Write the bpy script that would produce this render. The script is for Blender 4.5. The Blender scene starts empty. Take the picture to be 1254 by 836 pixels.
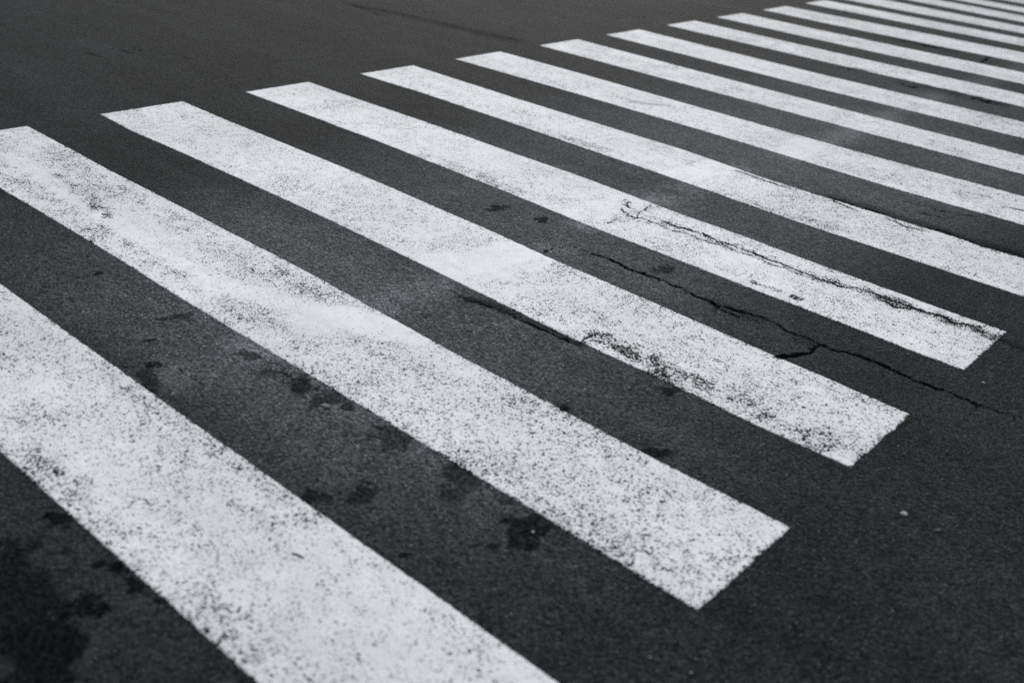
import bpy, math, random
import numpy as np
from mathutils import Matrix, Vector

sc = bpy.context.scene

# ------------------------------------------------------------------ camera
# world frame: X runs along the stripes, Y across them (away from the viewer), metres
right = Vector((0.7469512, 0.6591054, 0.0874294))
up = Vector((-0.3668470, 0.2988823, 0.8809612))
fwd = Vector((-0.5545152, 0.6901083, -0.4650413))
cam_d = bpy.data.cameras.new('camera')
cam = bpy.data.objects.new('camera', cam_d)
sc.collection.objects.link(cam)
m = Matrix((right, up, -fwd)).transposed().to_4x4()
m.translation = Vector((4.963757, -0.902111, 1.640851))
cam.matrix_world = m
cam_d.sensor_fit = 'HORIZONTAL'
cam_d.sensor_width = 36.0
cam_d.lens = 36.41
cam_d.clip_start = 0.05
cam_d.clip_end = 2000.0
cam_d.dof.use_dof = True
cam_d.dof.focus_distance = 4.3
cam_d.dof.aperture_fstop = 1.8
cam_d.dof.aperture_blades = 9
sc.camera = cam

# ------------------------------------------------------------------ light
SUN_EL = math.radians(42.0)
SUN_AZ = math.atan2(-0.5545, 0.6901)          # from +Y towards +X: ahead of the camera
world = bpy.data.worlds.new('World')
sc.world = world
world.use_nodes = True
wn, wl = world.node_tree.nodes, world.node_tree.links
wn.clear()
w_out = wn.new('ShaderNodeOutputWorld')
w_bg = wn.new('ShaderNodeBackground')
w_sky = wn.new('ShaderNodeTexSky')
w_sky.sky_type = 'NISHITA'
w_sky.sun_disc = False
w_sky.sun_elevation = SUN_EL
w_sky.sun_rotation = SUN_AZ
w_sky.air_density = 1.0
w_sky.dust_density = 4.0
# cloud cover: an overcast sky, three times brighter overhead than at the horizon
w_tc = wn.new('ShaderNodeTexCoord')
w_sep = wn.new('ShaderNodeSeparateXYZ')
w_ramp = wn.new('ShaderNodeMapRange')
w_ramp.inputs['From Min'].default_value = 0.0
w_ramp.inputs['From Max'].default_value = 1.0
w_ramp.inputs['To Min'].default_value = 0.7
w_ramp.inputs['To Max'].default_value = 5.2
w_col = wn.new('ShaderNodeVectorMath'); w_col.operation = 'SCALE'
w_col.inputs[0].default_value = (0.945, 0.99, 1.045)
w_mix = wn.new('ShaderNodeMix'); w_mix.data_type = 'RGBA'
w_mix.inputs['Factor'].default_value = 0.85
wl.new(w_tc.outputs['Generated'], w_sep.inputs[0])
wl.new(w_sep.outputs['Z'], w_ramp.inputs['Value'])
wl.new(w_ramp.outputs['Result'], w_col.inputs['Scale'])
wl.new(w_sky.outputs['Color'], w_mix.inputs['A'])
wl.new(w_col.outputs['Vector'], w_mix.inputs['B'])
wl.new(w_mix.outputs['Result'], w_bg.inputs['Color'])
w_bg.inputs['Strength'].default_value = 0.10
wl.new(w_bg.outputs[0], w_out.inputs['Surface'])

sun_d = bpy.data.lights.new('sun', 'SUN')
sun_d.energy = 1.5
sun_d.angle = math.radians(22.0)
sun_d.color = (1.0, 0.985, 0.965)
sun = bpy.data.objects.new('sun', sun_d)
sc.collection.objects.link(sun)
to_sun = Vector((math.sin(SUN_AZ) * math.cos(SUN_EL), math.cos(SUN_AZ) * math.cos(SUN_EL), math.sin(SUN_EL)))
sun.rotation_euler = to_sun.to_track_quat('Z', 'Y').to_euler()
sun.location = to_sun * 40

sc.view_settings.view_transform = 'Standard'
sc.view_settings.look = 'None'
sc.view_settings.gamma = 1.0
sc.view_settings.use_curve_mapping = False
sc.view_settings.exposure = 0.76
sc.cycles.use_denoising = False                # keep the grain of the road surface
sc.cycles.max_bounces = 4

# ------------------------------------------------------------------ measured layout
EDGES = {  # stripe: (near edge, far edge), each a list of (distance along the stripe, wander from the ideal line)
    0: ([(2.5, 0.004), (3.7, 0.004)],
        [(1.4, 0.008), (2.5, 0.002), (4.1, 0.002)]),
    1: ([(0.726, -0.005), (1.077, 0.001), (1.406, 0.002), (1.712, 0.001), (1.926, -0.009), (2.342, -0.011), (2.511, -0.007), (2.77, -0.002), (3.065, -0.001), (3.297, -0.005), (3.395, -0.007), (3.662, -0.003), (3.935, -0.009), (4.14, -0.01), (4.185, -0.006)],
        [(-0.016, 0.026), (0.46, 0.02), (0.761, 0.01), (1.097, 0.016), (1.413, 0.02), (1.658, 0.02), (1.928, 0.026), (2.183, 0.028), (2.376, 0.019), (2.536, 0.011), (2.73, 0.004), (2.96, -0.009), (3.15, -0.008), (3.33, -0.009), (3.581, -0.012), (3.74, -0.016), (3.958, -0.004), (4.173, 0.004)]),
    2: ([(-0.003, -0.011), (0.314, -0.042), (0.652, -0.017), (0.991, -0.01), (1.329, -0.0), (1.642, 0.009), (1.968, 0.005), (2.272, -0.005), (2.453, -0.011), (2.736, -0.022), (3.151, -0.041), (3.421, -0.033), (3.585, -0.029), (3.846, -0.044), (4.077, -0.028), (4.165, -0.021)],
        [(-0.021, 0.012), (0.31, 0.007), (0.697, 0.019), (1.287, 0.041), (1.658, 0.045), (1.995, 0.028), (2.264, 0.028), (2.594, -0.001), (2.956, -0.004), (3.28, -0.014), (3.68, -0.032), (3.936, -0.031), (4.16, -0.042)]),
    3: ([(-0.015, -0.007), (0.557, 0.023), (0.81, 0.021), (1.065, 0.036), (1.49, 0.027), (1.99, 0.017), (2.5, -0.015), (2.998, -0.004), (3.377, -0.008), (3.719, 0.005), (4.039, -0.004), (4.169, 0.008)],
        [(-0.005, -0.001), (0.3, 0.003), (0.951, 0.042), (1.562, 0.045), (2.095, 0.058), (2.694, 0.021), (2.89, 0.037), (3.286, 0.015), (3.625, 0.009), (3.971, 0.002), (4.168, 0.007)]),
    4: ([(-0.005, -0.015), (0.527, 0.033), (1.194, 0.035), (1.801, 0.016), (2.422, 0.009), (2.894, -0.014), (3.169, -0.02), (4.103, 0.01)],
        [(-0.023, 0.011), (0.827, -0.004), (1.455, 0.013), (2.108, 0.041), (2.653, -0.031), (3.163, -0.02), (3.514, 0.003), (3.96, 0.021)]),
    5: ([(0.001, -0.021), (0.904, 0.018), (1.836, 0.038), (2.555, 0.031), (3.198, 0.014), (3.813, 0.068)],
        [(-0.012, 0.002), (0.76, 0.037), (1.555, 0.02), (2.32, 0.025), (2.997, 0.045), (3.664, 0.099)]),
    6: ([(-0.006, 0.019), (2.263, 0.058), (3.536, 0.089)],
        [(-0.001, 0.037), (2.055, 0.025), (3.405, 0.058)]),
    7: ([(0.014, -0.011), (1.866, -0.021), (3.272, 0.063)],
        [(0.006, 0.002), (1.637, -0.013), (3.134, 0.056)]),
    8: ([(0.04, -0.015), (1.407, 0.022), (2.993, 0.086)],
        [(0.012, -0.004), (1.191, 0.003), (2.854, 0.082)]),
    9: ([(0.034, -0.051), (1.005, -0.049), (2.737, 0.036)],
        [(0.011, -0.028), (0.776, -0.041), (2.589, 0.062)]),
    10: ([(0.052, -0.056), (0.582, -0.077), (2.457, 0.062)],
        [(0.017, -0.037), (2.294, 0.136)]),
    11: ([(0.03, -0.05), (2.185, 0.063)],
        [(0.02, -0.057), (2.051, 0.045)]),
    12: ([(0.093, -0.168), (1.956, -0.073)],
        [(1.82, -0.086)]),
    13: ([(1.722, -0.192)],
        [(1.579, -0.185)]),
    14: ([(1.494, -0.333)],
        [(1.369, -0.382)]),
    15: ([(1.259, -0.451)],
        [(1.155, -0.567)]),
}
CRACKS = [  # (half width in mm, polyline on the road)
    (6.5, [(2.591, 2.373), (2.678, 2.374), (2.812, 2.386), (2.928, 2.378), (3.037, 2.393), (3.144, 2.395), (3.221, 2.374), (3.308, 2.37), (3.422, 2.401), (3.519, 2.415), (3.614, 2.388), (3.683, 2.402), (3.721, 2.39), (3.818, 2.412), (3.906, 2.424), (3.978, 2.42), (4.044, 2.411), (4.118, 2.413), (4.182, 2.423), (4.267, 2.417), (4.346, 2.423), (4.431, 2.445)]),
    (3, [(2.591, 2.373), (2.574, 2.307), (2.578, 2.212)]),
    (8, [(3.728, 2.388), (3.739, 2.315), (3.712, 2.245), (3.675, 2.172), (3.672, 2.155)]),
    (2.2, [(2.49, 2.892), (2.539, 2.863), (2.572, 2.867), (2.606, 2.897), (2.676, 2.893), (2.761, 2.878), (2.818, 2.909), (2.88, 2.899), (2.946, 2.895), (2.999, 2.913), (3.057, 2.909), (3.152, 2.918), (3.297, 2.915), (3.436, 2.915), (3.509, 2.939)]),
    (5.5, [(2.592, 2.937), (2.644, 2.95), (2.697, 2.938), (2.752, 2.931), (2.803, 2.953), (2.865, 2.957), (2.962, 2.94), (3.021, 2.956), (3.089, 2.951), (3.23, 2.944), (3.387, 2.938), (3.509, 2.939), (3.584, 2.96), (3.66, 2.995), (3.737, 2.983), (3.836, 2.991), (3.939, 3.006), (4.046, 3.012), (4.133, 2.997), (4.178, 2.99), (4.268, 2.97)]),
    (5, [(3.703, 2.953), (3.784, 2.925), (3.841, 2.98)]),
    (2, [(2.579, 2.877), (2.532, 3.022), (2.525, 3.067)]),
    (4.2, [(2.656, 1.632), (2.745, 1.668), (2.84, 1.682), (2.921, 1.679), (3.019, 1.685), (3.095, 1.682), (3.171, 1.69)]),
    (4, [(3.169, 1.694), (3.161, 1.731), (3.16, 1.807)]),
    (4, [(2.478, 3.885), (2.594, 3.897), (2.71, 3.89), (2.817, 3.896)]),
    (4, [(2.899, 3.942), (3.053, 3.908), (3.197, 3.882)]),
    (8, [(2.988, 3.936), (3.107, 3.965), (3.239, 3.959), (3.372, 3.941), (3.512, 3.948), (3.666, 3.955), (3.76, 3.95), (3.871, 3.964), (3.98, 3.964)]),
    (3.5, [(3.346, 3.905), (3.462, 3.872), (3.514, 3.891)]),
    (5, [(3.833, 3.945), (3.914, 3.945), (3.99, 3.955)]),
    (5, [(3.28, 4.231), (3.387, 4.263), (3.47, 4.273), (3.61, 4.345)]),
    (4, [(3.313, 4.101), (3.449, 4.159), (3.558, 4.217)]),
    (4, [(3.463, 4.678), (3.535, 4.718), (3.559, 4.71)]),
    (5, [(3.66, 4.619), (3.751, 4.657)]),
    (14, [(2.105, 6.904), (2.258, 6.917), (2.423, 6.979), (2.605, 6.986), (2.836, 7.0)]),
    (10, [(1.629, 6.974), (1.724, 6.991), (1.82, 6.958)]),
    (16, [(1.235, 8.663), (1.457, 8.672), (1.676, 8.69), (1.833, 8.727)]),
    (16, [(2.219, 8.387), (2.205, 8.545), (2.179, 8.683)]),
    (10, [(-1.803, 4.94), (-1.619, 4.955), (-1.48, 5.035), (-1.29, 5.074), (-1.115, 5.087), (-0.879, 5.099), (-0.745, 5.145), (-0.44, 5.224), (-0.075, 5.25)]),
    (12, [(-1.441, 4.798), (-1.419, 4.891), (-1.353, 4.893)]),
    (8, [(-0.423, 6.773), (-0.393, 7.015), (-0.373, 7.241)]),
    (1.8, [(2.349, 0.466), (2.398, 0.541), (2.457, 0.597), (2.528, 0.596), (2.59, 0.594), (2.669, 0.646)]),
    (5, [(3.27, 2.378), (3.326, 2.358), (3.377, 2.345), (3.425, 2.341)]),
    (3, [(2.405, 2.99), (2.408, 3.031), (2.453, 3.002)]),
    (3.5, [(2.441, 2.947), (2.444, 2.989), (2.494, 2.951)]),
    (2.5, [(2.466, 2.912), (2.505, 2.878)]),
    (2.5, [(2.429, 3.023), (2.474, 2.959)]),
    (1.5, [(2.536, 2.699), (2.528, 2.789)]),
    (6, [(-1.123, 6.356), (-0.815, 6.551), (-0.744, 6.814)]),
    (4, [(-1.138, 2.246), (-1.152, 2.697), (-0.796, 2.822)]),
    (5, [(-1.556, 5.287), (-1.212, 5.425), (-1.123, 5.724)]),
]
STAINS = [  # centre, first half axis, second half axis
    (2.176, 0.787, 0.036, 0.045, -0.036, 0.023),
    (2.457, 0.496, 0.02, 0.023, -0.063, 0.039),
    (2.407, 0.552, 0.017, 0.02, -0.017, 0.011),
    (2.53, 0.8, 0.019, 0.023, -0.022, 0.016),
    (2.657, 0.79, 0.021, 0.025, -0.028, 0.021),
    (2.776, 0.815, 0.024, 0.028, -0.042, 0.033),
    (2.897, 0.833, 0.042, 0.05, -0.033, 0.027),
    (2.255, 0.618, 0.011, 0.014, -0.014, 0.009),
    (1.709, 0.751, 0.012, 0.015, -0.019, 0.01),
    (2.589, 0.593, 0.006, 0.007, -0.012, 0.008),
    (3.454, 0.829, 0.035, 0.04, -0.047, 0.049),
    (3.316, 0.585, 0.025, 0.028, -0.029, 0.026),
    (3.594, 0.848, 0.015, 0.016, -0.012, 0.013),
    (3.705, 0.793, 0.034, 0.037, -0.043, 0.05),
    (3.725, 0.85, 0.029, 0.032, -0.024, 0.029),
    (3.575, 0.501, 0.012, 0.013, -0.009, 0.008),
    (4.206, 0.727, 0.01, 0.011, -0.013, 0.019),
    (3.699, 0.691, 0.011, 0.012, -0.008, 0.009),
    (3.175, 0.822, 0.041, 0.047, -0.049, 0.046),
    (2.962, 0.837, 0.019, 0.022, -0.024, 0.021),
    (3.399, 1.32, 0.023, 0.027, -0.012, 0.015),
    (3.736, 1.345, 0.035, 0.041, -0.015, 0.021),
    (2.907, -0.031, 0.024, 0.027, -0.035, 0.018),
    (3.156, -0.011, 0.022, 0.024, -0.02, 0.012),
    (3.234, -0.017, 0.012, 0.013, -0.019, 0.011),
    (3.179, -0.235, 0.071, 0.076, -0.134, 0.067),
    (2.972, -0.17, 0.031, 0.034, -0.065, 0.031),
    (3.232, -0.127, 0.03, 0.033, -0.028, 0.015),
    (3.317, -0.006, 0.01, 0.01, -0.011, 0.007),
    (3.305, -0.251, 0.067, 0.07, -0.085, 0.044),
    (3.25, 0.485, 0.028, 0.031, -0.022, 0.018),
    (2.116, 2.437, 0.026, 0.037, -0.035, 0.038),
    (2.334, 2.503, 0.018, 0.024, -0.032, 0.038),
    (2.999, 2.497, 0.026, 0.033, -0.024, 0.035),
    (3.561, 1.686, 0.025, 0.029, -0.018, 0.027),
]
PITCH, WIDTH, LENGTH = 0.8722, 0.45, 4.17

# ------------------------------------------------------------------ numeric helpers
def lattice(ix, iy, seed):
    n = (ix.astype(np.int64) * 374761393 + iy.astype(np.int64) * 668265263 + seed * 974634777) & 0xFFFFFFFF
    n = ((n ^ (n >> 13)) * 1274126177) & 0xFFFFFFFF
    return ((n ^ (n >> 16)) & 0xFFFF) / 65535.0

def vnoise(x, y, wave, seed):
    """smooth value noise in -1..1 with the given wavelength"""
    x = np.asarray(x, float) / wave; y = np.asarray(y, float) / wave
    ix = np.floor(x); iy = np.floor(y)
    fx = x - ix; fy = y - iy
    fx = fx * fx * (3 - 2 * fx); fy = fy * fy * (3 - 2 * fy)
    a = lattice(ix, iy, seed); b = lattice(ix + 1, iy, seed)
    c = lattice(ix, iy + 1, seed); d = lattice(ix + 1, iy + 1, seed)
    return ((a * (1 - fx) + b * fx) * (1 - fy) + (c * (1 - fx) + d * fx) * fy) * 2 - 1

def fbm(x, y, wave, seed, octaves=3, gain=0.5):
    s = 0; a = 1; t = 0
    for o in range(octaves):
        s = s + a * vnoise(x, y, wave / 2 ** o, seed + 17 * o); t += a; a *= gain
    return s / t

def sstep(a, b, v):
    t = np.clip((v - a) / (b - a), 0, 1)
    return t * t * (3 - 2 * t)

def undulation(x, y):
    fade = 1 - sstep(12, 25, np.hypot(x - 2, y - 3))
    return fade * (0.0012 * vnoise(x, y, 1.7, 3) + 0.0006 * vnoise(x, y, 0.55, 5))

rng = random.Random(7)
def ragged(pts, step=0.014, amp=0.10):
    """fractal midpoint wander of a polyline"""
    out = [np.array(p, float) for p in pts]
    while True:
        new = [out[0]]; split = False
        for a, b in zip(out, out[1:]):
            d = b - a; l = float(np.hypot(*d))
            if l > step:
                n = np.array((-d[1], d[0]))
                new.append((a + b) / 2 + n * rng.gauss(0, amp)); split = True
            new.append(b)
        out = new
        if not split: return np.array(out)

DARK_BANDS = [([(2.66, 1.645), (2.8, 1.695), (3.0, 1.70), (3.18, 1.715)], 0.032, 0.7), ([(3.0, 3.98), (3.4, 3.98), (4.1, 4.0)], 0.06, 0.6),
              ([(2.1, 6.95), (2.9, 6.97)], 0.05, 0.7), ([(1.2, 8.66), (1.9, 8.71)], 0.05, 0.7), ([(3.3, 2.37), (3.5, 2.40)], 0.06, 0.45),
              ([(3.66, 2.36), (3.74, 2.38)], 0.04, 0.35), ([(4.15, 2.99), (4.6, 2.99)], 0.03, 0.5), ([(-1.8, 4.96), (-0.2, 5.2)], 0.09, 0.35)]
SEGS = []
for hw, pts in CRACKS:
    r = ragged(pts, step=0.012 if pts[0][1] < 5 else 0.03)
    n = len(r)
    ph = rng.random() * 50
    for i in range(n - 1):
        t = (i + 0.5) / (n - 1)
        taper = min(1, 0.35 + 6 * t) * min(1, 0.35 + 6 * (1 - t))
        w = hw * 0.0013 * taper * (0.75 + 0.5 * float(vnoise(r[i][0] + ph, r[i][1], 0.05, 9)) + 0.35 * float(vnoise(r[i][0], r[i][1] + ph, 0.2, 11)))
        SEGS.append((r[i], r[i + 1], max(w, 0.0006)))
for hw, pts in CRACKS:                        # short side cracks
    if hw < 4.5 or pts[0][1] > 5: continue
    for a, b_ in zip(pts, pts[1:]):
        if rng.random() < 0.55:
            p = np.array(a) + (np.array(b_) - np.array(a)) * rng.random()
            ang = math.atan2(b_[1] - a[1], b_[0] - a[0]) + rng.choice((-1, 1)) * rng.uniform(0.3, 1.2)
            l = rng.uniform(0.02, 0.08)
            r = ragged([p, p + l * np.array((math.cos(ang), math.sin(ang)))], 0.01, 0.2)
            for i in range(len(r) - 1): SEGS.append((r[i], r[i + 1], 0.0016 * (1 - i / len(r)) + 0.0004))
REACH = 0.035

def seg_dist(px, py, a, b):
    d = b - a; l2 = float(d @ d) + 1e-12
    t = np.clip(((px - a[0]) * d[0] + (py - a[1]) * d[1]) / l2, 0, 1)
    return np.hypot(px - a[0] - t * d[0], py - a[1] - t * d[1])

def crack_field(x, y):
    """distance beyond the rim of the nearest crack (negative inside), capped"""
    f = np.full(x.shape, REACH)
    near = np.nonzero((x > -2.5) & (x < 5.2) & (y > 0) & (y < 9.5))[0]
    if not len(near): return f
    order = near[np.argsort(x[near], kind='stable')]
    xs = x[order]
    for a, b, w in SEGS:
        lo, hi = min(a[0], b[0]) - REACH - w, max(a[0], b[0]) + REACH + w
        i0, i1 = np.searchsorted(xs, lo), np.searchsorted(xs, hi)
        idx = order[i0:i1]
        idx = idx[np.abs(y[idx] - (a[1] + b[1]) / 2) < REACH + w + abs(a[1] - b[1])]
        if len(idx):
            f[idx] = np.minimum(f[idx], seg_dist(x[idx], y[idx], a, b) - w)
    return f

def stain_field(x, y):
    s = np.zeros(x.shape)
    for cx, cy, ax, ay, bx, by in STAINS:
        R = 1.5 * (math.hypot(ax, ay) + math.hypot(bx, by))
        idx = np.nonzero((np.abs(x - cx) < R) & (np.abs(y - cy) < R))[0]
        if not len(idx): continue
        dx, dy = x[idx] - cx, y[idx] - cy
        det = ax * by - ay * bx
        p = (dx * by - dy * bx) / det; q = (ax * dy - ay * dx) / det
        size = math.sqrt(abs(det))
        r = np.hypot(p, q) * (1 + 0.55 * fbm(x[idx] + cx * 7, y[idx], max(size * 1.3, 0.03), 23, 2)) + 0.9 * fbm(x[idx], y[idx], max(size * 0.55, 0.022), 29, 3, 0.65)
        s[idx] = np.maximum(s[idx], (0.72 + 0.28 * (abs(math.sin(cx * 91)))) * (1 - sstep(0.78, 1.08, r)))
    for pts, rad, q in DARK_BANDS:
        idx = np.nonzero((x > min(p[0] for p in pts) - 0.2) & (x < max(p[0] for p in pts) + 0.2) & (np.abs(y - pts[0][1]) < 0.35))[0]
        s[idx] = np.maximum(s[idx], q * segment_blob(x[idx], y[idx], pts, rad, 0.8))
    return s

def segment_blob(x, y, pts, radius, soft=0.6):
    d = np.full(x.shape, 9.0)
    for a, b in zip(pts, pts[1:]):
        d = np.minimum(d, seg_dist(x, y, np.array(a, float), np.array(b, float)))
    d = d + radius * 0.7 * fbm(x, y, radius * 1.6, 41, 4, 0.6)
    return 1 - sstep(radius * (1 - soft), radius * (1 + soft * 0.4), d)

# ------------------------------------------------------------------ materials
class G:
    def __init__(self, name):
        self.m = bpy.data.materials.new(name); self.m.use_nodes = True
        self.n = self.m.node_tree.nodes; self.l = self.m.node_tree.links
        self.b = self.n['Principled BSDF']
        self.pos = self.n.new('ShaderNodeNewGeometry').outputs['Position']
    def put(self, sock, v):
        if isinstance(v, bpy.types.NodeSocket): self.l.new(v, sock)
        else: sock.default_value = v
    def noise(self, scale, detail=3, rough=0.55, vec=None, out='Fac'):
        t = self.n.new('ShaderNodeTexNoise')
        self.l.new(vec or self.pos, t.inputs['Vector'])
        t.inputs['Scale'].default_value = scale; t.inputs['Detail'].default_value = detail
        t.inputs['Roughness'].default_value = rough
        return t.outputs[out]
    def voronoi(self, scale, vec=None, rand=1.0, feature='F1'):
        t = self.n.new('ShaderNodeTexVoronoi'); t.feature = feature
        self.l.new(vec or self.pos, t.inputs['Vector'])
        t.inputs['Scale'].default_value = scale; t.inputs['Randomness'].default_value = rand
        return t
    def math(self, op, a, b=0.0, c=None, clamp=False):
        t = self.n.new('ShaderNodeMath'); t.operation = op; t.use_clamp = clamp
        self.put(t.inputs[0], a); self.put(t.inputs[1], b)
        if c is not None: self.put(t.inputs[2], c)
        return t.outputs[0]
    def range(self, v, a, b, c, d, smooth=False):
        t = self.n.new('ShaderNodeMapRange')
        if smooth: t.interpolation_type = 'SMOOTHSTEP'
        for i, q in enumerate((v, a, b, c, d)): self.put(t.inputs[i], q)
        return t.outputs['Result']
    def attr(self, name):
        t = self.n.new('ShaderNodeAttribute'); t.attribute_name = name
        return t.outputs['Fac']
    def mix(self, f, a, b):
        t = self.n.new('ShaderNodeMix'); t.data_type = 'RGBA'
        self.put(t.inputs['Factor'], f); self.put(t.inputs['A'], a); self.put(t.inputs['B'], b)
        return t.outputs['Result']
    def scale(self, col, f):
        t = self.n.new('ShaderNodeVectorMath'); t.operation = 'SCALE'
        self.put(t.inputs[0], col); self.put(t.inputs['Scale'], f)
        return t.outputs[0]

ASPHALT = (0.0196, 0.0214, 0.0227)

def asphalt_nodes(g, on_stripe=False):
    """bitumen with exposed stones; returns colour, height and the darkness of pits and cracks"""
    warp = g.n.new('ShaderNodeVectorMath'); warp.operation = 'MULTIPLY_ADD'
    g.l.new(g.noise(70, 2, 0.5, out='Color'), warp.inputs[0])
    warp.inputs[1].default_value = (0.006, 0.006, 0.006)
    g.l.new(g.pos, warp.inputs[2])
    v = g.voronoi(150, warp.outputs[0])
    v2 = g.voronoi(330, warp.outputs[0])
    sep = g.n.new('ShaderNodeSeparateColor'); g.l.new(v.outputs['Color'], sep.inputs[0])
    stone = sep.outputs[0]; pick = sep.outputs[1]
    sep2 = g.n.new('ShaderNodeSeparateColor'); g.l.new(v2.outputs['Color'], sep2.inputs[0])
    nA = g.noise(55, 5, 0.65)
    nB = g.noise(1.1, 3, 0.55)
    nC = g.noise(8, 5, 0.62)
    nD = g.noise(26, 4, 0.6)
    f = g.range(stone, 0, 1, 0.3, 1.7)
    f = g.math('MULTIPLY', f, g.range(sep2.outputs[0], 0, 1, 0.6, 1.4))
    f = g.math('MULTIPLY', f, g.range(nB, 0.3, 0.7, 0.80, 1.2))
    f = g.math('MULTIPLY', f, g.range(nC, 0.3, 0.7, 0.82, 1.18))
    f = g.math('MULTIPLY', f, g.range(nD, 0.3, 0.7, 0.86, 1.14))
    # tyre tracks: faint streaks along the traffic
    st_v = g.n.new('ShaderNodeVectorMath'); st_v.operation = 'MULTIPLY'
    g.l.new(g.pos, st_v.inputs[0]); st_v.inputs[1].default_value = (0.22, 1.7, 1.0)
    f = g.math('MULTIPLY', f, g.range(g.noise(2.2, 5, 0.6, vec=st_v.outputs[0]), 0.3, 0.7, 0.78, 1.22))
    # binder worn away round some stones, leaving pale grit
    f = g.math('MULTIPLY', f, g.range(g.noise(135, 3, 0.7), 0.57, 0.68, 1.0, 2.1))
    col = g.scale(ASPHALT, f)
    # a few pale stones polished bare
    pale = g.math('MULTIPLY', g.math('GREATER_THAN', pick, 0.962), g.range(v.outputs['Distance'], 0.25, 0.4, 1, 0))
    col = g.mix(g.math('MULTIPLY', pale, 0.65), col, (0.17, 0.18, 0.19, 1))
    # lost stones leave small pits
    pit = g.math('MULTIPLY', g.math('LESS_THAN', sep.outputs[2], 0.09), g.range(v.outputs['Distance'], 0.3, 0.5, 1, 0, True))
    big = g.range(g.noise(40, 5, 0.65), 0.31, 0.35, 1, 0, True)
    pit = g.math('MAXIMUM', pit, big)
    lump = g.n.new('ShaderNodeTexVoronoi'); lump.feature = 'SMOOTH_F1'
    g.l.new(warp.outputs[0], lump.inputs['Vector']); lump.inputs['Scale'].default_value = 92; lump.inputs['Smoothness'].default_value = 0.35
    h = g.math('MULTIPLY', lump.outputs['Distance'], -1.6)
    h = g.math('ADD', h, g.math('MULTIPLY', v2.outputs['Distance'], -0.5))
    h = g.math('ADD', h, g.math('MULTIPLY', nA, 0.8))
    h = g.math('ADD', h, g.math('MULTIPLY', stone, 0.3))
    h = g.math('SUBTRACT', h, g.math('MULTIPLY', pit, 0.9))
    # cracks, filled with dust-dark dirt
    ck = g.math('ADD', g.attr('crack'), g.math('MULTIPLY_ADD', g.noise(95, 4, 0.7), 0.018, -0.009))
    ck = g.math('ADD', ck, g.range(g.noise(22, 3, 0.6), 0.35, 0.65, -0.0026, 0.0030))
    crack = g.range(ck, -0.0012, 0.0022, 1, 0, True)
    return col, h, pit, crack

def asphalt_material():
    g = G('asphalt')
    col, h, pit, crack = asphalt_nodes(g)
    st = g.attr('stain')
    st = g.math('MULTIPLY', st, g.range(g.noise(60, 4, 0.6), 0.35, 0.6, 0.75, 1.0))
    sm = g.attr('smooth')
    col = g.scale(col, g.range(sm, 0, 1, 1.0, 1.5))
    # bright centre painted into the asphalt colour, fading outward like lens falloff
    centre_light = g.math('MULTIPLY', g.attr('centre_light'), g.range(g.noise(32, 5, 0.7), 0.3, 0.7, 0.75, 1.2))
    col = g.scale(col, g.math('MULTIPLY_ADD', centre_light, 2.4, 1.0))
    col = g.scale(col, g.range(pit, 0, 1, 1.0, 0.3))
    col = g.scale(col, g.range(st, 0, 1, 1.0, 0.16))
    col = g.mix(crack, col, (0.006, 0.006, 0.007, 1))
    g.l.new(col, g.b.inputs['Base Color'])
    g.put(g.b.inputs['Roughness'], g.range(st, 0, 1, 0.48, 0.7))
    g.put(g.b.inputs['Specular IOR Level'], g.math('MULTIPLY', g.math('SUBTRACT', 1.0, crack), g.range(st, 0, 1, 0.035, 0.008)))
    bp = g.n.new('ShaderNodeBump')
    bp.inputs['Distance'].default_value = 0.0065
    g.put(bp.inputs['Strength'], g.range(sm, 0, 1, 1.0, 0.6))
    g.l.new(h, bp.inputs['Height'])
    g.l.new(bp.outputs[0], g.b.inputs['Normal'])
    return g.m

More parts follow.
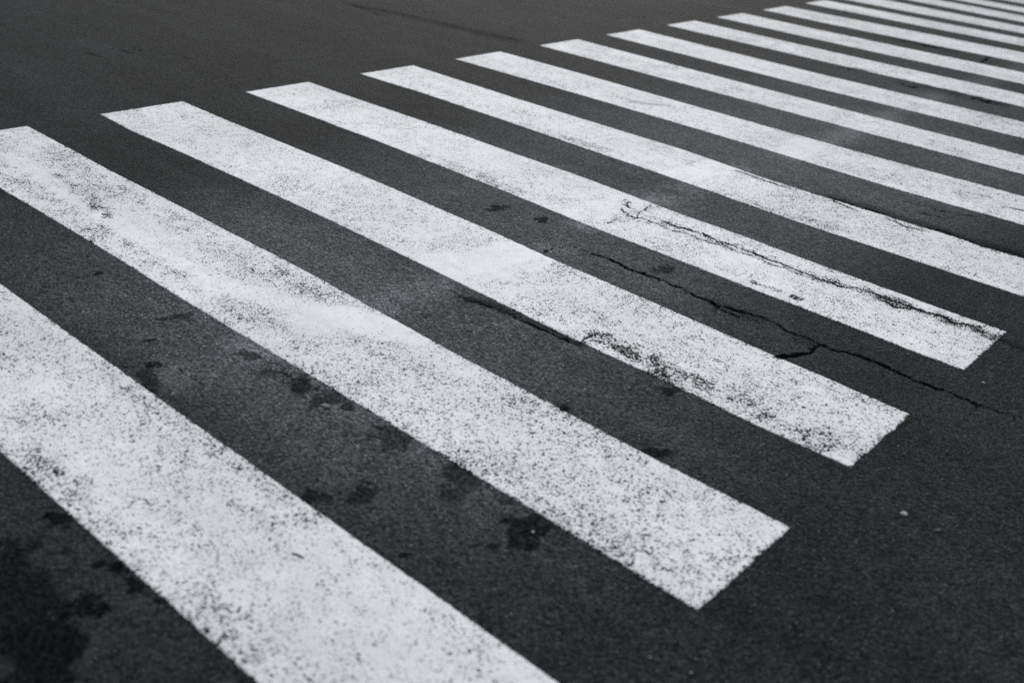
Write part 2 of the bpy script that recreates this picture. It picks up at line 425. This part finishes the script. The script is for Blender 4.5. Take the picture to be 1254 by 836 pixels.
def paint_material():
    g = G('worn_road_paint')
    col, h, pit, crack = asphalt_nodes(g, True)
    wear = g.attr('wear')
    coarse = g.attr('coarse')
    n1 = g.noise(165, 3, 0.6)
    n2 = g.noise(88, 4, 0.6)
    patchy = g.noise(5, 4, 0.6)
    w = g.math('ADD', wear, g.range(patchy, 0.3, 0.7, -0.13, 0.13))
    w = g.math('ADD', w, g.range(g.noise(24, 4, 0.65), 0.3, 0.7, -0.16, 0.16), clamp=True)
    thr = g.range(w, 0, 1, 0.275, 0.525)
    thrc = g.math('ADD', g.range(w, 0, 1, 0.235, 0.49), g.range(coarse, 0, 1, -0.035, 0.012))
    s1 = g.range(n1, g.math('ADD', thr, -0.02), g.math('ADD', thr, 0.02), 1, 0, True)
    s2 = g.range(n2, g.math('ADD', thrc, -0.018), g.math('ADD', thrc, 0.018), 1, 0, True)
    speck = g.math('MAXIMUM', s1, s2)
    thr2 = g.range(w, 0.2, 1.3, 0.24, 0.44)
    chip = g.range(g.noise(30, 5, 0.65), g.math('ADD', thr2, -0.012), g.math('ADD', thr2, 0.012), 1, 0, True)
    gone = g.math('MAXIMUM', speck, chip)
    gone = g.math('MAXIMUM', gone, crack)
    nf = g.noise(420, 2, 0.6)
    nd = g.noise(13, 5, 0.65)
    f = g.math('MULTIPLY', g.range(nf, 0.3, 0.7, 0.78, 1.08), g.range(nd, 0.3, 0.7, 0.90, 1.05))
    f = g.math('MULTIPLY', f, g.range(w, 0.0, 1.0, 1.03, 0.84))
    # thin film of grey dirt around every worn spot
    halo = g.range(n2, thrc, g.math('ADD', thrc, 0.07), 0.78, 1.0)
    f = g.math('MULTIPLY', f, halo)
    f = g.math('MULTIPLY', f, g.range(g.attr('grime_vignette'), 0, 1, 1.0, 0.62))
    paint = g.scale((0.665, 0.688, 0.706), f)
    under = g.scale(col, 0.55)
    under = g.mix(crack, under, (0.006, 0.006, 0.007, 1))
    out = g.mix(gone, paint, under)
    g.l.new(out, g.b.inputs['Base Color'])
    g.b.inputs['Roughness'].default_value = 0.62
    g.put(g.b.inputs['Specular IOR Level'], g.math('MULTIPLY_ADD', gone, -0.19, 0.2))
    hh = g.math('ADD', g.math('MULTIPLY', h, 0.45), g.math('MULTIPLY_ADD', gone, -0.8, 0.8))
    bp = g.n.new('ShaderNodeBump')
    bp.inputs['Distance'].default_value = 0.0022; bp.inputs['Strength'].default_value = 0.7
    g.l.new(hh, bp.inputs['Height']); g.l.new(bp.outputs[0], g.b.inputs['Normal'])
    return g.m

def stone_material(name, base):
    g = G(name)
    c = g.scale(base, g.range(g.noise(220, 4, 0.6), 0.3, 0.7, 0.7, 1.25))
    g.l.new(c, g.b.inputs['Base Color']); g.b.inputs['Roughness'].default_value = 0.75
    bp = g.n.new('ShaderNodeBump'); bp.inputs['Distance'].default_value = 0.001
    g.l.new(g.noise(300, 4), bp.inputs['Height']); g.l.new(bp.outputs[0], g.b.inputs['Normal'])
    return g.m

M_ROAD = asphalt_material()
M_PAINT = paint_material()
M_STONE = stone_material('pale_stone', (0.30, 0.31, 0.33))
M_CHIP = stone_material('grey_stone', (0.10, 0.105, 0.11))
M_GRIT = stone_material('grit_stone', (0.13, 0.138, 0.145))
M_BARK = stone_material('dark_bark', (0.035, 0.033, 0.031))

# ------------------------------------------------------------------ mesh building
def mesh_object(name, verts, quads, mat, attrs=None, smooth=True, loc=(0, 0, 0)):
    me = bpy.data.meshes.new(name)
    verts = np.asarray(verts, np.float32) - np.asarray(loc, np.float32)
    me.vertices.add(len(verts)); me.vertices.foreach_set('co', verts.ravel())
    quads = np.asarray(quads, np.int32)
    me.loops.add(quads.size); me.loops.foreach_set('vertex_index', quads.ravel())
    me.polygons.add(len(quads))
    me.polygons.foreach_set('loop_start', np.arange(0, quads.size, 4, dtype=np.int32))
    me.polygons.foreach_set('loop_total', np.full(len(quads), 4, np.int32))
    me.update(calc_edges=True)
    me.polygons.foreach_set('use_smooth', np.full(len(quads), smooth))
    for k, v in (attrs or {}).items():
        a = me.attributes.new(k, 'FLOAT', 'POINT'); a.data.foreach_set('value', np.asarray(v, np.float32))
    me.materials.append(mat)
    me.validate()
    o = bpy.data.objects.new(name, me); o.location = loc
    sc.collection.objects.link(o)
    return o

def grid_quads(nx, ny):
    i = np.arange(nx * ny).reshape(ny, nx)
    return np.stack([i[:-1, :-1], i[:-1, 1:], i[1:, 1:], i[1:, :-1]], -1).reshape(-1, 4)

# ------------------------------------------------------------------ the road
def axis(lo, hi, fine, far_lo, far_hi, growth=1.045):
    mid = np.arange(lo, hi + fine / 2, fine)
    def arm(reach):
        d = []; s = fine; t = 0
        while t < reach:
            s = min(s * growth, 12.0); t += s; d.append(t)
        return np.array(d)
    return np.concatenate([lo - arm(far_lo)[::-1], mid, mid[-1] + arm(far_hi)])

xs = axis(1.25, 4.85, 0.005, 150, 150)
ys = axis(-0.42, 4.15, 0.005, 150, 150, 1.03)
X, Y = np.meshgrid(xs, ys)
X = X.ravel(); Y = Y.ravel()
cf = crack_field(X, Y)
stain = stain_field(X, Y)
# smoother seam, then brightness painted mid-crossing with a noisy fade to darker surroundings
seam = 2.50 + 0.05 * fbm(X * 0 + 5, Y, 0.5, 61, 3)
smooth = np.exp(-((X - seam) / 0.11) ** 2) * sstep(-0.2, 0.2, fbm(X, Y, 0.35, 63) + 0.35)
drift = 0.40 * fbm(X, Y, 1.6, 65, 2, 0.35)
centre_light = sstep(0.6, 2.3, X + drift) * (1 - sstep(3.1, 4.15, X + drift)) * sstep(0.3, 0.9, Y + drift) * (1 - sstep(4.0, 9.0, Y + drift))
sink = np.clip((-cf) / 0.006, 0, 1) ** 0.6 * 0.011
lip = np.exp(-(np.maximum(cf, 0) / 0.012)) * (cf < REACH) * 0.0012
Z = undulation(X, Y) - sink - lip
near = (np.abs(X - 2.5) < 4) & (np.abs(Y - 2.5) < 5)
Z[near] += 0.0006 * vnoise(X[near], Y[near], 0.035, 71) + 0.0005 * vnoise(X[near], Y[near], 0.014, 73)
road = mesh_object('road', np.stack([X, Y, Z], -1), grid_quads(len(xs), len(ys)), M_ROAD,
                   {'crack': cf, 'stain': stain, 'smooth': smooth, 'centre_light': centre_light})
road['kind'] = 'structure'
road['label'] = 'worn dark grey asphalt road with cracks and oily spots'

# ------------------------------------------------------------------ the crossing
STREAK = [(0.341, 1.086), (0.75, 1.067), (1.201, 1.039), (1.702, 1.021), (1.991, 1.03), (2.24, 1.10), (2.553, 1.21), (2.75, 1.30)]
HEAVY = [([(0.70, 1.115), (0.95, 1.10), (1.25, 1.06)], 0.035, 0.55), ([(0.35, 0.99), (0.9, 0.96), (1.5, 0.94), (2.1, 0.97), (2.6, 1.0)], 0.06, 0.25),
         ([(0.4, 1.25), (1.2, 1.22), (2.3, 1.25)], 0.07, 0.2),
         ([(3.27, 1.785), (3.34, 1.775)], 0.024, 1.3), ([(3.2, 1.80), (3.42, 1.775)], 0.05, 0.42), ([(3.42, 1.75), (3.47, 1.745)], 0.035, 0.75), ([(3.16, 1.80), (3.6, 1.765)], 0.06, 0.3),
         ([(3.75, 1.765), (3.95, 1.775), (4.15, 1.80)], 0.06, 0.36), ([(2.43, 2.965), (2.48, 2.965)], 0.022, 0.5),
         ([(3.30, 2.675), (3.36, 2.68)], 0.02, 0.6), ([(3.39, 2.687), (3.40, 2.687)], 0.02, 0.7), ([(3.475, 2.685), (3.49, 2.68)], 0.025, 0.7),
         ([(2.70, 2.93), (3.5, 2.945)], 0.045, 0.22), ([(3.5, 2.97), (4.15, 3.0)], 0.05, 0.4), ([(3.52, 2.95), (3.72, 2.985)], 0.02, 0.35),
         ([(1.36, 4.54), (1.53, 4.66)], 0.04, 0.2), ([(1.22, 1.05), (1.245, 1.055)], 0.012, 0.7), ([(1.52, 0.885), (1.545, 0.89)], 0.014, 0.9),
         ([(1.3, 3.55), (1.9, 3.56)], 0.06, 0.3), ([(1.4, 2.68), (2.1, 2.68)], 0.06, 0.22), ([(2.6, 3.53), (3.2, 3.53)], 0.05, 0.2),
         ([(1.7, 7.01), (2.9, 7.02)], 0.06, 0.5), ([(2.2, 0.42), (3.9, 0.41)], 0.025, 0.18), ([(2.6, 0.03), (3.6, 0.04)], 0.07, 0.22)]
CLEAN = [([(2.42, 1.80), (2.52, 2.12)], 0.10, 0.55), ([(2.56, 1.85), (2.58, 2.12)], 0.08, 0.45), ([(2.33, 2.66), (2.42, 2.98)], 0.10, 0.4),
         ([(2.36, 3.52), (2.42, 3.9)], 0.10, 0.4), ([(2.50, 1.15), (2.62, 1.30)], 0.10, 0.4), ([(2.5, 4.4), (2.5, 4.8)], 0.10, 0.35),
         ([(2.75, 2.02), (3.3, 2.0)], 0.06, 0.15), ([(2.3, 0.3), (2.8, 0.2)], 0.10, 0.2), ([(2.7, 2.82), (3.1, 2.84)], 0.05, 0.2)]
BASE_WEAR = {0: 0.42, 1: 0.45, 2: 0.43, 3: 0.40, 4: 0.42, 5: 0.40, 6: 0.44, 7: 0.44, 8: 0.46, 9: 0.46, 10: 0.47}

LABELS = {
    0: 'nearest and broadest white crosswalk stripe, running off the lower left of the view',
    1: 'white crosswalk stripe with a smooth streak of fresher paint along its left half',
    2: 'white crosswalk stripe with a clean rectangular patch midway and a black worn spot',
    3: 'white crosswalk stripe split lengthwise by a long double crack to its right end',
    4: 'white crosswalk stripe with a dark ragged crack along its far edge at right',
    5: 'white crosswalk stripe with a grey scuff mark, next beyond the one edged by a crack',
    6: 'plain white crosswalk stripe just beyond the stripe that carries the grey scuff mark',
    7: 'white crosswalk stripe just in front of the thin dark crack between far stripes',
    8: 'white crosswalk stripe whose near edge is eaten by a thin dark crack',
    9: 'white crosswalk stripe with a small dark mark near its left tip',
    10: 'white crosswalk stripe with ragged near edge, second beyond the crack-eaten one',
    11: 'farthest white crosswalk stripe whose left end is still inside the view',
    12: 'white crosswalk stripe cut by the top border, nearest of the four cut there',
    13: 'narrow distant white crosswalk stripe, third from the top right corner',
    14: 'thin distant white crosswalk stripe, second from the top right corner',
    15: 'most distant white crosswalk stripe, a sliver in the top right corner',
}

def make_stripe(k):
    lo_e, up_e = (np.array(e) for e in EDGES[k])
    step = 0.006 if k < 5 else (0.009 if k < 8 else 0.018)
    nx = int(LENGTH / step) + 1; ny = int(WIDTH / step) + 1
    s = np.linspace(0, 1, nx); t = np.linspace(0, 1, ny)
    ends = {1: (-0.01, 4.178), 2: (-0.012, 4.162)}.get(k, (0.0, LENGTH))
    def edge(e, v):
        fine = np.linspace(-0.6, 4.8, 541)
        u = np.interp(fine, e[:, 0], e[:, 1])
        ker = np.exp(-np.linspace(-2, 2, 33) ** 2); ker /= ker.sum()
        if len(e) > 2:
            u = 0.6 * u + 0.4 * np.polyval(np.polyfit(e[:, 0], e[:, 1], 1), np.clip(fine, e[0, 0], e[-1, 0]))
        return np.interp(v, fine, np.convolve(np.pad(u, 16, mode='edge'), ker, 'valid'))
    S, T = np.meshgrid(s, t)
    x0 = ends[0] + 0.004 * fbm(T * 0 + k * 3.1, T * WIDTH, 0.05, 81)
    x1 = ends[1] + 0.005 * fbm(T * 0 + k * 3.7, T * WIDTH, 0.04, 83)
    V = x0 + (x1 - x0) * S
    a = k * PITCH + edge(lo_e, V) + 0.0022 * fbm(V, V * 0 + k, 0.025, 85, 3, 0.7)
    b = k * PITCH + WIDTH + edge(up_e, V) + 0.0022 * fbm(V, V * 0 + k, 0.025, 87, 3, 0.7)
    U = a + (b - a) * T
    x, y = V.ravel(), U.ravel()
    cf = crack_field(x, y)
    z = undulation(x, y) + 0.0024 - np.clip(-cf / 0.004, 0, 1) * 0.0012
    z += 0.0004 * vnoise(x, y, 0.035, 71)
    # wear of the paint
    w = np.full(x.shape, BASE_WEAR.get(k, 0.46)) + 0.11 * fbm(x, y, 0.45, 91, 4) + 0.06 * fbm(x * 0.35, y, 0.08, 95, 2)
    w += 0.03 * sstep(2.5, 3.0, x) * (k > 0)
    for pts, r, q in HEAVY: 
        if abs(pts[0][1] - (k * PITCH + 0.22)) < 0.4: w += 0.75 * q * segment_blob(x, y, pts, r) * np.clip(0.75 + 1.3 * fbm(x, y, 0.07, 103, 3), 0.1, 1.4)
    for pts, r, q in CLEAN:
        if abs(pts[0][1] - (k * PITCH + 0.22)) < 0.4: w -= 0.34 * q * segment_blob(x, y, pts, r, 0.1)
    if k == 1: w -= 0.18 * segment_blob(x, y, STREAK, 0.040 + 0.035 * sstep(1.6, 2.4, x), 0.12)
    rim = np.minimum(np.minimum(T * WIDTH, (1 - T) * WIDTH), np.minimum(S, 1 - S) * LENGTH).ravel()
    w += 0.2 * np.exp(-rim / 0.006)
    w += 0.30 * np.exp(-np.maximum(cf, 0) / 0.010) * (cf < REACH)
    grime_vignette = np.clip((0.10 if k else 0.2) + 0.04 * max(0, k - 4) + 0.35 * fbm(x * 0.4, y, 0.25, 107, 4), 0, 0.75)  # dirt noise, plus vignette darkening painted into the nearest and far stripes
    grime_vignette = np.maximum(grime_vignette, 0.5 * stain_field(x, y))
    if k == 5: grime_vignette += segment_blob(x, y, [(1.36, 4.55), (1.45, 4.60), (1.54, 4.68)], 0.035, 0.9)
    coarse = sstep(2.35, 2.75, x + 0.05 * fbm(x, y, 0.2, 97)) if k > 0 else np.full(x.shape, 0.7)
    # slab: top sheet plus a rim going down into the road
    q = grid_quads(nx, ny)
    idx = np.arange(nx * ny).reshape(ny, nx)
    ring = np.concatenate([idx[0, :-1], idx[:-1, -1], idx[-1, :0:-1], idx[:0:-1, 0]])
    n0 = nx * ny
    top = np.stack([x, y, z], -1)
    low = top[ring].copy(); low[:, 2] -= 0.006
    nr = len(ring); j = np.arange(nr); j2 = (j + 1) % nr
    side = np.stack([ring[j2], ring[j], n0 + j, n0 + j2], -1)
    ex = lambda f: np.concatenate([f, f[ring]])
    o = mesh_object('crosswalk_stripe', np.concatenate([top, low]), np.concatenate([q, side]), M_PAINT,
                    {'crack': ex(cf), 'wear': ex(np.clip(w, 0, 1)), 'coarse': ex(coarse), 'grime_vignette': ex(grime_vignette)},
                    loc=(LENGTH / 2, k * PITCH + WIDTH / 2, 0))
    o['label'] = LABELS[k]; o['category'] = 'crosswalk stripe'
    o['group'] = 'white stripes of the zebra crossing'

for k in range(16): make_stripe(k)

# ------------------------------------------------------------------ loose bits lying on the road
import bmesh
def make_stone(name, x, y, size, mat, label, seed, group=None):
    r = random.Random(seed)
    bm = bmesh.new()
    bmesh.ops.create_icosphere(bm, subdivisions=3, radius=1.0)
    off = r.random() * 100
    for v in bm.verts:
        p = np.array(v.co)
        d = 1 + 0.28 * float(vnoise(p[0] + off, p[1] + 2 * p[2], 0.8, seed)) + 0.08 * float(vnoise(p[0] * 2 + off, p[1] - p[2], 0.4, seed + 1))
        v.co = Vector((p[0] * size[0] * d, p[1] * size[1] * d, p[2] * size[2] * d))
    bmesh.ops.rotate(bm, verts=bm.verts, cent=(0, 0, 0), matrix=Matrix.Rotation(r.random() * 6.28, 3, 'Z'))
    me = bpy.data.meshes.new(name); bm.to_mesh(me); bm.free()
    for p in me.polygons: p.use_smooth = True
    me.materials.append(mat)
    o = bpy.data.objects.new(name, me)
    o.location = (x, y, float(undulation(np.array([x]), np.array([y]))[0]) + size[2] * 0.55)
    sc.collection.objects.link(o)
    o['label'] = label; o['category'] = 'pebble'
    if group: o['group'] = group
    return o

GP = 'pebbles lying loose on the asphalt'
make_stone('pebble', 4.367, 1.618, (0.009, 0.007, 0.005), M_STONE, 'small pale pebble on bare asphalt right of the stripe ends', 3, GP)
make_stone('pebble', 4.463, 1.619, (0.006, 0.005, 0.004), M_CHIP, 'small dull grey pebble just right of the pale one', 5, GP)
make_stone('pebble', 4.252, 2.581, (0.006, 0.005, 0.004), M_STONE, 'tiny pale pebble between the double-cracked stripe and the road crack', 8, GP)
make_stone('pebble', 2.926, 0.79, (0.013, 0.009, 0.004), M_CHIP, 'flat grey stone chip beside dark spots between the two nearest stripes', 11, GP)
make_stone('pebble', 3.727, 0.798, (0.004, 0.004, 0.003), M_STONE, 'tiny pale pebble on the dark stain between the two nearest stripes', 14, GP)

def make_grit():
    r = random.Random(21); bm = bmesh.new()
    for i in range(2600):
        if i % 3: x, y = r.uniform(1.4, 4.9), r.uniform(-0.4, 4.2)
        else: x, y = r.gauss(4.35, 0.22), r.uniform(0.3, 4.0)
        k = y % PITCH
        if k < WIDTH + 0.03 and x < LENGTH + 0.03 and r.random() < 0.96: continue
        s = 0.0009 * math.exp(r.gauss(0.25, 0.4))
        q = bmesh.ops.create_icosphere(bm, subdivisions=1, radius=s)['verts']
        z = float(undulation(np.array([x]), np.array([y]))[0])
        sx, sy, sz = r.uniform(0.8, 1.5), r.uniform(0.7, 1.3), r.uniform(0.5, 0.9)
        for v in q:
            j = r.uniform(0.75, 1.2)
            v.co = Vector((x + v.co.x * sx * j, y + v.co.y * sy * j, z + s * 0.6 + v.co.z * sz * j))
    me = bpy.data.meshes.new('grit'); bm.to_mesh(me); bm.free()
    me.materials.append(M_GRIT)
    o = bpy.data.objects.new('grit', me); sc.collection.objects.link(o)
    o['kind'] = 'stuff'; o['label'] = 'fine loose grit scattered over the bare asphalt'; o['category'] = 'grit'
make_grit()

def make_twig():
    a, b = Vector((3.389, 0.303, 0)), Vector((3.422, 0.316, 0))
    z = float(undulation(np.array([a.x]), np.array([a.y]))[0]) + 0.0024
    bm = bmesh.new(); rings = []
    n = 9
    for i in range(n):
        t = i / (n - 1)
        c = a.lerp(b, t) + Vector((0, 0.0015 * math.sin(t * 5), z + 0.0015 + 0.0008 * math.sin(t * 3)))
        d = (b - a).normalized(); sdir = Vector((-d.y, d.x, 0))
        r = 0.0022 * (0.55 + 0.45 * math.sin(math.pi * (0.12 + 0.76 * t)))
        rings.append([bm.verts.new(c + sdir * r * math.cos(q) + Vector((0, 0, 1)) * r * math.sin(q)) for q in (2 * math.pi * e / 8 for e in range(8))])
    for p, q in zip(rings, rings[1:]):
        for e in range(8): bm.faces.new((p[e], p[(e + 1) % 8], q[(e + 1) % 8], q[e]))
    bm.faces.new(rings[0][::-1]); bm.faces.new(rings[-1])
    bmesh.ops.recalc_face_normals(bm, faces=bm.faces)
    bmesh.ops.translate(bm, verts=bm.verts, vec=(-a.x, -a.y, -z))
    me = bpy.data.meshes.new('twig'); bm.to_mesh(me); bm.free()
    for p in me.polygons: p.use_smooth = True
    me.materials.append(M_BARK)
    o = bpy.data.objects.new('twig', me); o.location = (a.x, a.y, z)
    sc.collection.objects.link(o)
    o['label'] = 'short dark twig lying on the nearest white stripe'; o['category'] = 'twig'
make_twig()
